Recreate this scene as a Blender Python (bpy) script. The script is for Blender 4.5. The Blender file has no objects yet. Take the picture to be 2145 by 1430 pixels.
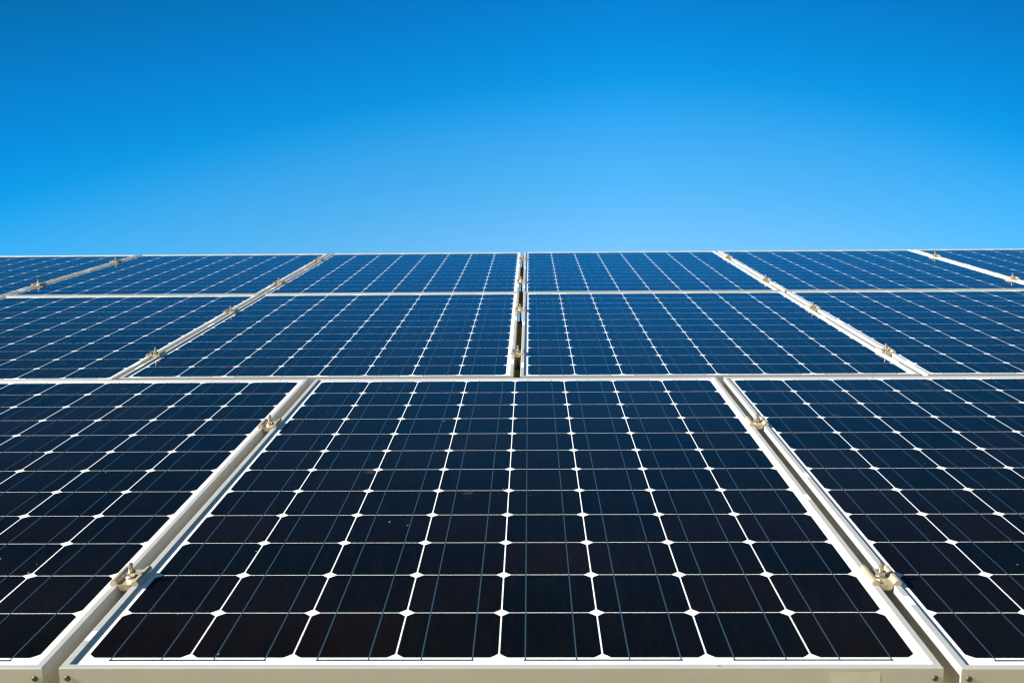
import bpy, bmesh, math, random
from mathutils import Matrix, Vector

random.seed(7)
S = bpy.context.scene
COL = S.collection
P = 0.127                       # one cell pitch in metres
TILT = math.radians(25)
Z0 = 0.95                       # height of the array plane's origin above the ground
PLANE = Matrix.Translation((0, 0, Z0)) @ Matrix.Rotation(TILT, 4, 'X')   # x across, y up the slope, z out of the array
MM = 0.001

# ------------------------------------------------------------------ helpers
def link(name, me, parent=None):
    o = bpy.data.objects.new(name, me)
    COL.objects.link(o)
    if parent is not None:
        o.parent = parent
    return o

def finish(bm, name, mats, smooth=False):
    bmesh.ops.recalc_face_normals(bm, faces=bm.faces)
    me = bpy.data.meshes.new(name)
    bm.to_mesh(me); bm.free()
    for m in (mats if isinstance(mats, (list, tuple)) else [mats]):
        me.materials.append(m)
    if smooth:
        for p in me.polygons: p.use_smooth = True
    return me

def box(bm, x0, x1, y0, y1, z0, z1):
    vs = [bm.verts.new(c) for c in ((x0,y0,z0),(x1,y0,z0),(x1,y1,z0),(x0,y1,z0),(x0,y0,z1),(x1,y0,z1),(x1,y1,z1),(x0,y1,z1))]
    for f in ((0,3,2,1),(4,5,6,7),(0,1,5,4),(1,2,6,5),(2,3,7,6),(3,0,4,7)):
        bm.faces.new([vs[i] for i in f])

def bevel_all(bm, w, seg=2, ang=40):
    es = [e for e in bm.edges if e.is_manifold and e.calc_face_angle(0) > math.radians(ang)]
    bmesh.ops.bevel(bm, geom=es, offset=w, segments=seg, affect='EDGES', profile=0.5)

def lathe(bm, prof, n=20, cx=0, cy=0):
    rings = []
    for r, z in prof:
        if r < 1e-7:
            rings.append([bm.verts.new((cx, cy, z))])
        else:
            rings.append([bm.verts.new((cx + r*math.cos(2*math.pi*k/n), cy + r*math.sin(2*math.pi*k/n), z)) for k in range(n)])
    for a, b in zip(rings, rings[1:]):
        for k in range(n):
            k2 = (k+1) % n
            if len(a) == 1: bm.faces.new((a[0], b[k], b[k2]))
            elif len(b) == 1: bm.faces.new((a[k], b[0], a[k2]))
            else: bm.faces.new((a[k], b[k], b[k2], a[k2]))

def thing(name, label, cat, mat, group=None):
    o = bpy.data.objects.new(name, None)
    o.empty_display_size = 0.1
    COL.objects.link(o)
    o.matrix_world = mat
    o['label'] = label; o['category'] = cat
    if group: o['group'] = group
    return o

# ------------------------------------------------------------------ materials
def mat(name):
    m = bpy.data.materials.new(name); m.use_nodes = True
    nt = m.node_tree
    return m, nt, nt.nodes['Principled BSDF']

def N(nt, typ, **kw):
    n = nt.nodes.new(typ)
    for k, v in kw.items():
        setattr(n, k, v)
    return n

def ramp(nt, src, stops):
    r = N(nt, 'ShaderNodeValToRGB')
    while len(r.color_ramp.elements) > 1:
        r.color_ramp.elements.remove(r.color_ramp.elements[-1])
    for i, (p, c) in enumerate(stops):
        e = r.color_ramp.elements[0] if i == 0 else r.color_ramp.elements.new(p)
        e.position = p; e.color = (c[0], c[1], c[2], 1)
    nt.links.new(src, r.inputs[0])
    return r.outputs[0]

def noise(nt, scale, detail=3, rough=0.5, vec=None, dim='3D'):
    n = N(nt, 'ShaderNodeTexNoise', noise_dimensions=dim)
    n.inputs['Scale'].default_value = scale; n.inputs['Detail'].default_value = detail
    n.inputs['Roughness'].default_value = rough
    if vec is not None: nt.links.new(vec, n.inputs['Vector'])
    return n.outputs['Fac']

def math_(nt, op, a, b=None, clamp=False):
    n = N(nt, 'ShaderNodeMath', operation=op, use_clamp=clamp)
    for i, v in enumerate((a, b)):
        if v is None: continue
        if isinstance(v, (int, float)): n.inputs[i].default_value = v
        else: nt.links.new(v, n.inputs[i])
    return n.outputs[0]

def mixc(nt, fac, a, b, mode='MIX'):
    n = N(nt, 'ShaderNodeMix', data_type='RGBA', blend_type=mode)
    for s, v in ((n.inputs[0], fac), (n.inputs[6], a), (n.inputs[7], b)):
        if isinstance(v, (int, float)): s.default_value = v
        elif isinstance(v, tuple): s.default_value = (*v, 1)
        else: nt.links.new(v, s)
    return n.outputs[2]

def worldpos(nt):
    return N(nt, 'ShaderNodeNewGeometry').outputs['Position']

def dust(nt, thr=0.055):
    """sparse specks of dirt lying on the glass: 0..1"""
    pos = worldpos(nt)
    v = N(nt, 'ShaderNodeTexVoronoi'); v.inputs['Scale'].default_value = 26
    nt.links.new(pos, v.inputs['Vector'])
    keep = math_(nt, 'GREATER_THAN', noise(nt, 5.5, 2, 0.5, pos), 0.54)
    wn = N(nt, 'ShaderNodeSeparateColor'); nt.links.new(v.outputs['Color'], wn.inputs[0])
    size = math_(nt, 'MULTIPLY', wn.outputs[0], thr)
    spot = math_(nt, 'LESS_THAN', v.outputs['Distance'], size)
    return math_(nt, 'MULTIPLY', spot, keep)

def glass_coat(b, nt):
    b.inputs['IOR'].default_value = 1.5
    b.inputs['Specular IOR Level'].default_value = 0.5
    pos = worldpos(nt)
    r = N(nt, 'ShaderNodeMapRange'); nt.links.new(noise(nt, 9, 4, 0.6, pos), r.inputs[0])
    r.inputs['From Min'].default_value = 0.3; r.inputs['From Max'].default_value = 0.7
    r.inputs['To Min'].default_value = 0.035; r.inputs['To Max'].default_value = 0.085
    nt.links.new(r.outputs[0], b.inputs['Roughness'])

# silicon cell behind glass: near black, a little different from cell to cell
m_cell, nt, b = mat('silicon_cell')
oi = N(nt, 'ShaderNodeObjectInfo')
tc = N(nt, 'ShaderNodeTexCoord')
c1 = ramp(nt, oi.outputs['Random'], [(0, (0.0012, 0.0022, 0.0030)), (0.45, (0.0020, 0.0022, 0.0024)), (1, (0.0038, 0.0025, 0.0020))])
st = N(nt, 'ShaderNodeMapping'); nt.links.new(worldpos(nt), st.inputs[0]); st.inputs['Scale'].default_value = (90, 14, 14)
streak = noise(nt, 1.0, 4, 0.65, st.outputs[0])
c2 = mixc(nt, ramp(nt, streak, [(0.45, (0, 0, 0)), (0.8, (0.35, 0.35, 0.35))]), c1, (0.009, 0.0075, 0.0070))
grain = noise(nt, 700, 2, 0.7, worldpos(nt))
c3 = mixc(nt, ramp(nt, grain, [(0.5, (0, 0, 0)), (0.85, (0.5, 0.5, 0.5))]), c2, (0.008, 0.008, 0.0095))
film = noise(nt, 2.3, 5, 0.6, worldpos(nt))
c4 = mixc(nt, ramp(nt, film, [(0.4, (0, 0, 0)), (0.75, (0.10, 0.10, 0.10))]), c3, (0.020, 0.021, 0.023))
v2 = N(nt, 'ShaderNodeTexVoronoi'); v2.inputs['Scale'].default_value = 5.0
wp = N(nt, 'ShaderNodeVectorMath', operation='ADD'); nz = N(nt, 'ShaderNodeTexNoise'); nz.inputs['Scale'].default_value = 60
nt.links.new(worldpos(nt), nz.inputs['Vector'])
sc = N(nt, 'ShaderNodeVectorMath', operation='SCALE'); nt.links.new(nz.outputs['Color'], sc.inputs[0]); sc.inputs['Scale'].default_value = 0.02
nt.links.new(worldpos(nt), wp.inputs[0]); nt.links.new(sc.outputs[0], wp.inputs[1]); nt.links.new(wp.outputs[0], v2.inputs['Vector'])
spl = ramp(nt, v2.outputs['Distance'], [(0.0, (0.30, 0.30, 0.30)), (0.045, (0.16, 0.16, 0.16)), (0.06, (0, 0, 0))])
c45 = mixc(nt, spl, c4, (0.09, 0.085, 0.08))
c5 = mixc(nt, dust(nt), c45, (0.30, 0.29, 0.27))
nt.links.new(c5, b.inputs['Base Color'])
glass_coat(b, nt)

m_back, nt, b = mat('white_backsheet')
nt.links.new(mixc(nt, noise(nt, 6, 4, 0.6, worldpos(nt)), (0.86, 0.85, 0.83), (0.78, 0.77, 0.75)), b.inputs['Base Color'])
glass_coat(b, nt)

m_rib, nt, b = mat('tinned_ribbon')
b.inputs['Base Color'].default_value = (0.026, 0.052, 0.080, 1)
glass_coat(b, nt)

m_cross, nt, b = mat('dark_cross_ribbon')
b.inputs['Base Color'].default_value = (0.014, 0.017, 0.034, 1)
glass_coat(b, nt)

m_alu, nt, b = mat('anodised_aluminium')
pos = worldpos(nt)
st = N(nt, 'ShaderNodeMapping'); nt.links.new(pos, st.inputs[0]); st.inputs['Scale'].default_value = (6, 30, 30)
a1 = mixc(nt, noise(nt, 1.0, 5, 0.6, st.outputs[0]), (0.42, 0.415, 0.40), (0.51, 0.505, 0.485))
grime = ramp(nt, noise(nt, 14, 5, 0.62, pos), [(0.56, (0, 0, 0)), (0.72, (0.45, 0.45, 0.45))])
a2 = mixc(nt, grime, a1, (0.46, 0.41, 0.31))
vs = N(nt, 'ShaderNodeTexVoronoi'); vs.inputs['Scale'].default_value = 22; nt.links.new(pos, vs.inputs['Vector'])
sp = math_(nt, 'MULTIPLY', math_(nt, 'LESS_THAN', vs.outputs['Distance'], 0.07), math_(nt, 'GREATER_THAN', noise(nt, 3.5, 1, 0.5, pos), 0.47))
a3 = mixc(nt, math_(nt, 'MULTIPLY', sp, 0.6), a2, (0.30, 0.22, 0.10))
nt.links.new(a3, b.inputs['Base Color'])
b.inputs['Metallic'].default_value = 0.35
rr = N(nt, 'ShaderNodeMapRange'); nt.links.new(noise(nt, 40, 3, 0.5, pos), rr.inputs[0])
rr.inputs['To Min'].default_value = 0.42; rr.inputs['To Max'].default_value = 0.60
nt.links.new(rr.outputs[0], b.inputs['Roughness'])

m_glint, nt, b = mat('painted_lip_glint')  # sun glints on the frame lips, painted as pale strips
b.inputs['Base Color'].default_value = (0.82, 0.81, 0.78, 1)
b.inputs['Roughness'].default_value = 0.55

m_label, nt, b = mat('faded_paper_label')
nt.links.new(mixc(nt, noise(nt, 60, 4, 0.6, worldpos(nt)), (0.56, 0.53, 0.43), (0.46, 0.43, 0.34)), b.inputs['Base Color'])
b.inputs['Roughness'].default_value = 0.7

m_clamp, nt, b = mat('cast_clamp_metal')
pos = worldpos(nt)
k1 = mixc(nt, noise(nt, 90, 4, 0.6, pos), (0.64, 0.53, 0.385), (0.49, 0.385, 0.255))
nt.links.new(k1, b.inputs['Base Color'])
b.inputs['Metallic'].default_value = 0.5; b.inputs['Roughness'].default_value = 0.38
bp = N(nt, 'ShaderNodeBump'); bp.inputs['Strength'].default_value = 0.12; bp.inputs['Distance'].default_value = 0.0015
nt.links.new(noise(nt, 260, 3, 0.6, pos), bp.inputs['Height']); nt.links.new(bp.outputs[0], b.inputs['Normal'])

m_steel, nt, b = mat('bolt_steel')
nt.links.new(mixc(nt, noise(nt, 120, 3, 0.6, worldpos(nt)), (0.62, 0.57, 0.50), (0.40, 0.33, 0.25)), b.inputs['Base Color'])
b.inputs['Metallic'].default_value = 0.85; b.inputs['Roughness'].default_value = 0.3

m_screw, nt, b = mat('screw_steel')
b.inputs['Base Color'].default_value = (0.07, 0.052, 0.035, 1)
b.inputs['Metallic'].default_value = 0.4; b.inputs['Roughness'].default_value = 0.45

m_rail, nt, b = mat('dark_steel_rail')
nt.links.new(mixc(nt, noise(nt, 12, 5, 0.6, worldpos(nt)), (0.035, 0.028, 0.020), (0.075, 0.058, 0.042)), b.inputs['Base Color'])
b.inputs['Metallic'].default_value = 0.2; b.inputs['Roughness'].default_value = 0.6

m_ground, nt, b = mat('dry_grass_ground')
pos = worldpos(nt)
g1 = ramp(nt, noise(nt, 0.35, 6, 0.6, pos), [(0.3, (0.38, 0.28, 0.08)), (0.5, (0.48, 0.36, 0.11)), (0.7, (0.29, 0.24, 0.06))])
g2 = mixc(nt, noise(nt, 25, 6, 0.7, pos), g1, (0.52, 0.39, 0.15))
nt.links.new(g2, b.inputs['Base Color'])
b.inputs['Roughness'].default_value = 0.95
bp = N(nt, 'ShaderNodeBump'); bp.inputs['Strength'].default_value = 0.8; bp.inputs['Distance'].default_value = 0.05
nt.links.new(noise(nt, 18, 6, 0.7, pos), bp.inputs['Height']); nt.links.new(bp.outputs[0], b.inputs['Normal'])

# ------------------------------------------------------------------ panel meshes (panel origin: lower left corner of its cell field, z = top of frame)
MX, MY, MT = 0.155*P, 0.255*P, 0.200*P            # frame edge to cell field
W, H = 8*P, 12*P
GZ = -3.6*MM                           # glass below the top of the frame lip
def frame_mesh():
    bm = bmesh.new()
    L = 12*MM
    prof = [(0, -46*MM), (0, -1.1*MM), (0.35*MM, -0.35*MM), (1.1*MM, 0), (9.0*MM, 0), (9.5*MM, -0.3*MM), (L, -3.4*MM), (L, -7*MM), (2*MM, -7*MM), (2*MM, -44*MM), (26*MM, -44*MM), (26*MM, -46*MM)]
    x0, x1, y0, y1 = -MX, W+MX, -MY, H+MT
    rings = []
    for sx, sy, cx, cy in ((1, 1, x0, y0), (-1, 1, x1, y0), (-1, -1, x1, y1), (1, -1, x0, y1)):
        rings.append([bm.verts.new((cx + sx*i, cy + sy*i, z)) for i, z in prof])
    n = len(prof)
    for a in range(4):
        A, B = rings[a], rings[(a+1) % 4]
        for k in range(n):
            k2 = (k+1) % n
            bm.faces.new((A[k], B[k], B[k2], A[k2]))
    return finish(bm, 'frame', m_alu)

def sheet_mesh():
    bm = bmesh.new()
    i = 11.7*MM
    box(bm, -MX+i, W+MX-i, -MY+i, H+MT-i, GZ-4*MM, GZ)
    return finish(bm, 'laminate', m_back)

def cell_mesh():
    bm = bmesh.new()
    hx, hy, R = 62.5*MM, 62.82*MM, 82.1*MM
    pts = []
    for q, (sx, sy) in enumerate(((1, 1), (-1, 1), (-1, -1), (1, -1))):
        a0 = math.acos(hx/R); a1 = math.asin(hy/R)
        arc = [(R*math.cos(a0+(a1-a0)*k/5), R*math.sin(a0+(a1-a0)*k/5)) for k in range(6)]
        if sx*sy < 0: arc.reverse()
        pts += [(sx*x, sy*y) for x, y in arc]
    top = [bm.verts.new((x, y, 0.04*MM)) for x, y in pts]      # a wafer a few hundredths proud: all of it lies under the same glass
    bot = [bm.verts.new((x, y, 0.01*MM)) for x, y in pts]
    bm.faces.new(top); bm.faces.new(bot[::-1])
    for k in range(len(pts)):
        k2 = (k+1) % len(pts)
        bm.faces.new((bot[k], bot[k2], top[k2], top[k]))
    return finish(bm, 'solar_cell', m_cell)

def ribbon_mesh():
    bm = bmesh.new()
    hw = 0.85*MM; e = 4.0*MM; hb = 1.9*MM
    z0, z1 = GZ+0.02*MM, GZ+0.08*MM
    for c in range(8):
        for fr in (0.254, 0.746):
            x = (c+fr)*P
            box(bm, x-hw, x+hw, -e, H+e, z0, z1)
    return finish(bm, 'busbar', m_rib)

def cross_ribbon_mesh(span):
    bm = bmesh.new()
    hb = 1.9*MM
    box(bm, -hb, span*P+hb, -hb, hb, 0.03*MM, 0.09*MM)
    return finish(bm, 'cross_ribbon', m_cross)

def screw_mesh():
    bm = bmesh.new()
    lathe(bm, [(0, 1.0*MM), (0.8*MM, 1.0*MM), (0.9*MM, 2.1*MM), (2.2*MM, 1.9*MM), (3.3*MM, 1.2*MM), (3.8*MM, 0.3*MM), (3.8*MM, -1*MM), (0, -1*MM)], 16)
    return finish(bm, 'screw', m_screw, True)

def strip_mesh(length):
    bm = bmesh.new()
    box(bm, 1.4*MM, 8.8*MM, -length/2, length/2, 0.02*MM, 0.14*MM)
    return finish(bm, 'glint_strip', m_glint)

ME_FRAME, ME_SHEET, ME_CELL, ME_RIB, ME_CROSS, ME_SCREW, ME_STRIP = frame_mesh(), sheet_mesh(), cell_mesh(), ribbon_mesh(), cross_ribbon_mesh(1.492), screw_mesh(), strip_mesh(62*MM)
ME_CROSS_S = cross_ribbon_mesh(0.492)
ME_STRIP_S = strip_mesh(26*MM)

def make_panel(u, v, label, screws=False, strips=(), short=False):
    t = thing('solar_panel', label, 'solar panel', PLANE @ Matrix.Translation((u*P, v*P, 0)), 'solar panels of the tilted array')
    fr = link('frame', ME_FRAME, t)
    if screws:
        for x in (-MX+9.5*MM, W+MX-9.5*MM):
            s = link('screw', ME_SCREW, fr)
            s.matrix_local = Matrix.Translation((x, -MY, -13.5*MM)) @ Matrix.Rotation(math.pi/2, 4, 'X')
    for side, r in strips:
        s = link('glint_strip', ME_STRIP_S if short else ME_STRIP, fr)
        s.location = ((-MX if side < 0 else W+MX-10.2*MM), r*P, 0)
    sh = link('laminate', ME_SHEET, t)
    for j in range(12):
        for i in range(8):
            c = link('solar_cell', ME_CELL, sh)
            c.location = ((i+0.5)*P, (j+0.5)*P, GZ)
    link('busbar', ME_RIB, sh)
    for c, y, me in [(c, -5.9*MM, ME_CROSS) for c in (0, 2, 4, 6)] + [(c, H+5.9*MM, ME_CROSS) for c in (1, 3, 5)] + [(c, H+5.9*MM, ME_CROSS_S) for c in (0, 7)]:
        link('cross_ribbon', me, sh).location = ((c+0.254)*P, y, GZ)
    return t

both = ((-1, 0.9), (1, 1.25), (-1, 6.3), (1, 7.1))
panels = {}
def add(key, u, v, label, **kw):
    panels[key] = (u, v); return make_panel(u, v, label, **kw)
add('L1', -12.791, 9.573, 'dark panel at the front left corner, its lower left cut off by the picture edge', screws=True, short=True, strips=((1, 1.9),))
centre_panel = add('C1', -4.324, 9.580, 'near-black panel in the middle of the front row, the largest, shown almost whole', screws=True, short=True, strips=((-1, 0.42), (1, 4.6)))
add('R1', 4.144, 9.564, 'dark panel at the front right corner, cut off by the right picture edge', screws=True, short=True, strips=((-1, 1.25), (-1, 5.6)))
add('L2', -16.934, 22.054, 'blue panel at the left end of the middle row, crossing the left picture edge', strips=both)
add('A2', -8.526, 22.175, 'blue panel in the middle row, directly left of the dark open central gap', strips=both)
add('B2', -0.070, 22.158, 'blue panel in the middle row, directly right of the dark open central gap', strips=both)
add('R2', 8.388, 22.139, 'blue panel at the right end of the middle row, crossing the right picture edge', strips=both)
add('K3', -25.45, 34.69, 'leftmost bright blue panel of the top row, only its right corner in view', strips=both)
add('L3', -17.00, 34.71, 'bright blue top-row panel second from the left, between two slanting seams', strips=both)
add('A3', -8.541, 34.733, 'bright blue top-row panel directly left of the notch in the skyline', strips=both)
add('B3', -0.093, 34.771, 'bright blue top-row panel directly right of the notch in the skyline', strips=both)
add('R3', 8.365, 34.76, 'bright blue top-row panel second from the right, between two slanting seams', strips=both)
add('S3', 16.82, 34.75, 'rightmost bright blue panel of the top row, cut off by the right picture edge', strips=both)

# worn label stuck on the front face of the middle front panel's frame
bm = bmesh.new(); box(bm, 7.10*P, 7.57*P, -MY-0.14*MM, -MY-0.02*MM, -42*MM, -6*MM)
fr = [c for c in centre_panel.children if c.name.startswith('frame')][0]
lb = link('label_sticker', finish(bm, 'label_sticker', m_label), fr)

# ------------------------------------------------------------------ clamps
def bracket_mesh():
    bm = bmesh.new()
    half = [(-20.5, 0.05), (-20.8, 3.5), (-20, 6.2), (-17.5, 7.8), (-14, 7.6), (-11.5, 5.6), (-9.8, 3.0), (-7.6, 2.2)]
    low = [(-6.6, -5.6), (-5.0, -7.2)]
    low2 = [(-8.6, 0.05), (-8.4, -3.5)]
    top = half + [(-x, z) for x, z in reversed(half)]
    bot = [(-x, z) for x, z in (low2 + low)] + [(x, z) for x, z in reversed(low2 + low)]
    prof = top + bot
    y0, y1 = -28*MM, 28*MM
    A = [bm.verts.new((x*MM, y0, z*MM)) for x, z in prof]
    B = [bm.verts.new((x*MM, y1, z*MM)) for x, z in prof]
    n = len(prof)
    for k in range(n):
        k2 = (k+1) % n
        bm.faces.new((A[k], A[k2], B[k2], B[k]))
    fa = bm.faces.new(A[::-1]); fb = bm.faces.new(B)
    bmesh.ops.triangulate(bm, faces=[fa, fb])
    es = [e for e in bm.edges if e.calc_face_angle(0) > math.radians(80)]
    bmesh.ops.bevel(bm, geom=es, offset=0.8*MM, segments=2, affect='EDGES', profile=0.5, clamp_overlap=True)
    return finish(bm, 'bracket', m_clamp)

def bolt_mesh():
    bm = bmesh.new()
    prof = [(0, 23*MM), (2.6*MM, 23*MM), (3.3*MM, 22.2*MM)]
    z = 22.0
    while z > 10:                      # thread ridges on the free end
        prof += [(3.55*MM, z*MM), (3.15*MM, (z-0.5)*MM)]; z -= 1.0
    prof += [(3.4*MM, 9*MM), (3.4*MM, -46*MM), (0, -46*MM)]
    lathe(bm, prof, 18)
    return finish(bm, 'bolt', m_steel, True)

def nut_mesh():
    bm = bmesh.new()
    r = 7.5*MM
    lathe(bm, [(0, 10.2*MM), (6.3*MM, 10.2*MM), (r, 9.5*MM), (r, 4.5*MM), (6.6*MM, 4.0*MM), (0, 4.0*MM)], 6)
    return finish(bm, 'nut', m_steel)

def washer_mesh():
    bm = bmesh.new()
    lathe(bm, [(0, 4.0*MM), (8.2*MM, 4.0*MM), (8.6*MM, 3.6*MM), (8.6*MM, 2.7*MM), (8.2*MM, 2.3*MM), (0, 2.3*MM)], 24)
    return finish(bm, 'washer', m_steel)

ME_BR, ME_BO, ME_NU, ME_WA = bracket_mesh(), bolt_mesh(), nut_mesh(), washer_mesh()
RAILS = (11.44, 18.10, 24.37, 30.78, 37.02, 44.18)
seam_label = {
    ('L1', 'C1'): 'the seam left of the front middle panel', ('C1', 'R1'): 'the seam right of the front middle panel',
    ('L2', 'A2'): "the middle row's left slanting seam", ('A2', 'B2'): "the middle row's open central gap", ('B2', 'R2'): "the middle row's right slanting seam",
    ('K3', 'L3'): "the top row's far left seam", ('L3', 'A3'): "the top row's inner left seam", ('A3', 'B3'): "the top row's central gap",
    ('B3', 'R3'): "the top row's inner right seam", ('R3', 'S3'): "the top row's far right seam"}
gap = (0.155*2)
for (a, c), where in seam_label.items():
    ua = panels[a][0] + 8.155; uc = panels[c][0] - 0.155
    um = (ua + uc)/2
    row = int(a[1]) - 1
    for n, v in enumerate(RAILS[2*row:2*row+2]):
        t = thing('panel_clamp', ('nearer' if n == 0 else 'farther') + ' of two bolted clamps on ' + where, 'clamp',
                  PLANE @ Matrix.Translation((um*P, (v + random.uniform(-0.03, 0.03))*P, 0.15*MM)) @ Matrix.Rotation(math.radians(random.uniform(-1.5, 1.5)), 4, 'Z'), 'clamps holding the panel edges')
        link('bracket', ME_BR, t)
        link('bolt', ME_BO, t)
        nu = link('nut', ME_NU, t); nu.rotation_euler.z = random.uniform(0, 1)
        link('washer', ME_WA, t)

# ------------------------------------------------------------------ support structure: one rigid frame of rails, rafters and posts
sup = thing('mounting_frame', 'dark steel mounting frame of rails glimpsed through the open gap under the panels', 'mounting frame', PLANE.copy())
def rail(name, x0, x1, y0, y1, z0, z1, bev=2*MM):
    bm = bmesh.new(); box(bm, x0, x1, y0, y1, z0, z1); bevel_all(bm, bev)
    return link(name, finish(bm, name, m_rail), sup)
for k, v in enumerate(RAILS):
    x0, x1 = ((-13.2, 12.7) if k < 2 else (-17.4, 16.9) if k < 4 else (-25.8, 25.3))
    rail('rail', x0*P, x1*P, v*P-21*MM, v*P+21*MM, -120*MM, -46.2*MM)
for x in (-1.9, 1.35):
    rail('rafter', x-0.03, x+0.03, 9.9*P, 46.4*P, -240*MM, -120.2*MM)
for y in (2.0, 4.55):
    rail('crossbeam', -2.6, 2.3, y-0.05, y+0.05, -350*MM, -240.2*MM)
inv = PLANE.inverted()
for x in (-2.2, 1.65):
    for y in (2.0, 4.55):
        top = PLANE @ Vector((x, y, -0.33))
        bm = bmesh.new(); lathe(bm, [(0, top.z), (0.055, top.z), (0.055, -0.2), (0, -0.2)], 24, top.x, top.y)
        bmesh.ops.transform(bm, matrix=inv, verts=bm.verts)
        link('post', finish(bm, 'post', m_rail, False), sup)

# ------------------------------------------------------------------ ground
bm = bmesh.new()
ng = 72; rings = []
for r in (0.0, 4, 10, 25, 60, 150, 400, 1200, 4000):
    if r == 0: rings.append([bm.verts.new((0, 3, 0))]); continue
    ring = []
    for k in range(ng):
        a = 2*math.pi*k/ng; x, y = r*math.cos(a), 3 + r*math.sin(a)
        z = 0.05*math.sin(x*0.8)*math.cos(y*0.6) if r < 30 else 0.0
        ring.append(bm.verts.new((x, y, z)))
    rings.append(ring)
for a, b2 in zip(rings, rings[1:]):
    for k in range(ng):
        k2 = (k+1) % ng
        if len(a) == 1: bm.faces.new((a[0], b2[k], b2[k2]))
        else: bm.faces.new((a[k], b2[k], b2[k2], a[k2]))
g = link('ground', finish(bm, 'ground', m_ground)); g['kind'] = 'structure'; g['label'] = 'dry grassy ground below the array'

# ------------------------------------------------------------------ light
sun_plane = Vector((-0.885, -0.07, 0.45)).normalized()
sun_w = (Matrix.Rotation(TILT, 3, 'X') @ sun_plane).normalized()
elev = math.asin(sun_w.z)
az = math.atan2(sun_w.x, sun_w.y)          # clockwise from +Y
sl = bpy.data.lights.new('sun', 'SUN'); sl.energy = 5.0; sl.angle = math.radians(0.53); sl.color = (1.0, 0.95, 0.86)
so = bpy.data.objects.new('sun', sl); COL.objects.link(so)
so.rotation_euler = sun_w.to_track_quat('Z', 'Y').to_euler()
so.location = (-20, -10, 20)

w = bpy.data.worlds.new('World'); S.world = w; w.use_nodes = True
nt = w.node_tree; bg = nt.nodes['Background']
sky = nt.nodes.new('ShaderNodeTexSky'); sky.sky_type = 'NISHITA'; sky.sun_disc = False
sky.sun_elevation = elev; sky.sun_rotation = az
sky.altitude = 600; sky.air_density = 1.0; sky.dust_density = 0.3; sky.ozone_density = 2.0
# deep blue tint by height above the horizon, with lens falloff added towards both sides
tc = nt.nodes.new('ShaderNodeTexCoord')
sx = nt.nodes.new('ShaderNodeSeparateXYZ'); nt.links.new(tc.outputs['Generated'], sx.inputs[0])
el = math_(nt, 'MULTIPLY', math_(nt, 'ARCSINE', sx.outputs[2]), 180/math.pi)
lx = math_(nt, 'MINIMUM', math_(nt, 'MAXIMUM', math_(nt, 'SUBTRACT', 0.085, sx.outputs[0]), 0.0), 0.65)
rx = math_(nt, 'MINIMUM', math_(nt, 'MAXIMUM', math_(nt, 'SUBTRACT', sx.outputs[0], 0.085), 0.0), 0.55)
bow = math_(nt, 'ADD', math_(nt, 'MULTIPLY', math_(nt, 'MULTIPLY', lx, lx), 29.0), math_(nt, 'MULTIPLY', math_(nt, 'MULTIPLY', rx, rx), 50.0))
el2 = math_(nt, 'ADD', el, bow)
SKY_TINT = [(0, (0.34, 0.33, 0.29)), (8, (0.44, 0.50, 0.48)), (14, (0.58, 0.86, 0.86)), (19.3, (0.49, 0.90, 0.97)), (22.5, (0.27, 0.86, 1.0)), (25.2, (0.15, 0.80, 1.03)), (26.6, (0.07, 0.75, 1.02)), (27.9, (0.020, 0.69, 0.99)), (30, (0.012, 0.60, 0.93)), (32, (0.011, 0.53, 0.87)),  # lowest stops dimmed by hand to weaken cool fill on the frames
            (36, (0.009, 0.41, 0.66)), (41, (0.007, 0.225, 0.34)), (46, (0.006, 0.11, 0.185)), (53, (0.006, 0.045, 0.06)), (90, (0.006, 0.10, 0.20))]  # high sky darkened by hand so the cells reflect near-black
tint = ramp(nt, math_(nt, 'DIVIDE', el2, 90.0), [(e/90, c) for e, c in SKY_TINT])
azf = math_(nt, 'SUBTRACT', math_(nt, 'SUBTRACT', 1.0, math_(nt, 'MULTIPLY', rx, 0.75)), math_(nt, 'MULTIPLY', lx, 0.47))
t2 = mixc(nt, 1.0, sky.outputs[0], tint, 'MULTIPLY')
vm = nt.nodes.new('ShaderNodeVectorMath'); vm.operation = 'SCALE'
nt.links.new(t2, vm.inputs[0]); nt.links.new(azf, vm.inputs['Scale'])
nt.links.new(vm.outputs[0], bg.inputs[0])
bg.inputs[1].default_value = 0.114

# ------------------------------------------------------------------ camera (solved from the cell grid of the photograph)
r = Vector((0.99983166, 0.01613479, -0.0087362)); u = Vector((0.00559543, 0.18532833, 0.98266073)); f = Vector((-0.01747409, 0.98254419, -0.18520685))
cam = bpy.data.cameras.new('camera'); co = bpy.data.objects.new('camera', cam); COL.objects.link(co)
M = Matrix(((r.x, u.x, -f.x, 0), (r.y, u.y, -f.y, 0), (r.z, u.z, -f.z, 4.898*P - 3.6*MM), (0, 0, 0, 1)))
co.matrix_world = PLANE @ M
cam.sensor_width = 36; cam.lens = 2248.4/2145*36
cam.clip_start = 0.05; cam.clip_end = 10000
cam.dof.use_dof = True; cam.dof.focus_distance = 2.3; cam.dof.aperture_fstop = 14
S.camera = co

S.render.engine = 'CYCLES'
S.cycles.use_denoising = True
S.cycles.filter_width = 1.2
S.cycles.denoising_prefilter = 'ACCURATE'
S.view_settings.view_transform = 'Standard'; S.view_settings.look = 'None'
S.view_settings.exposure = 1.42; S.view_settings.gamma = 1
S.view_settings.use_curve_mapping = False
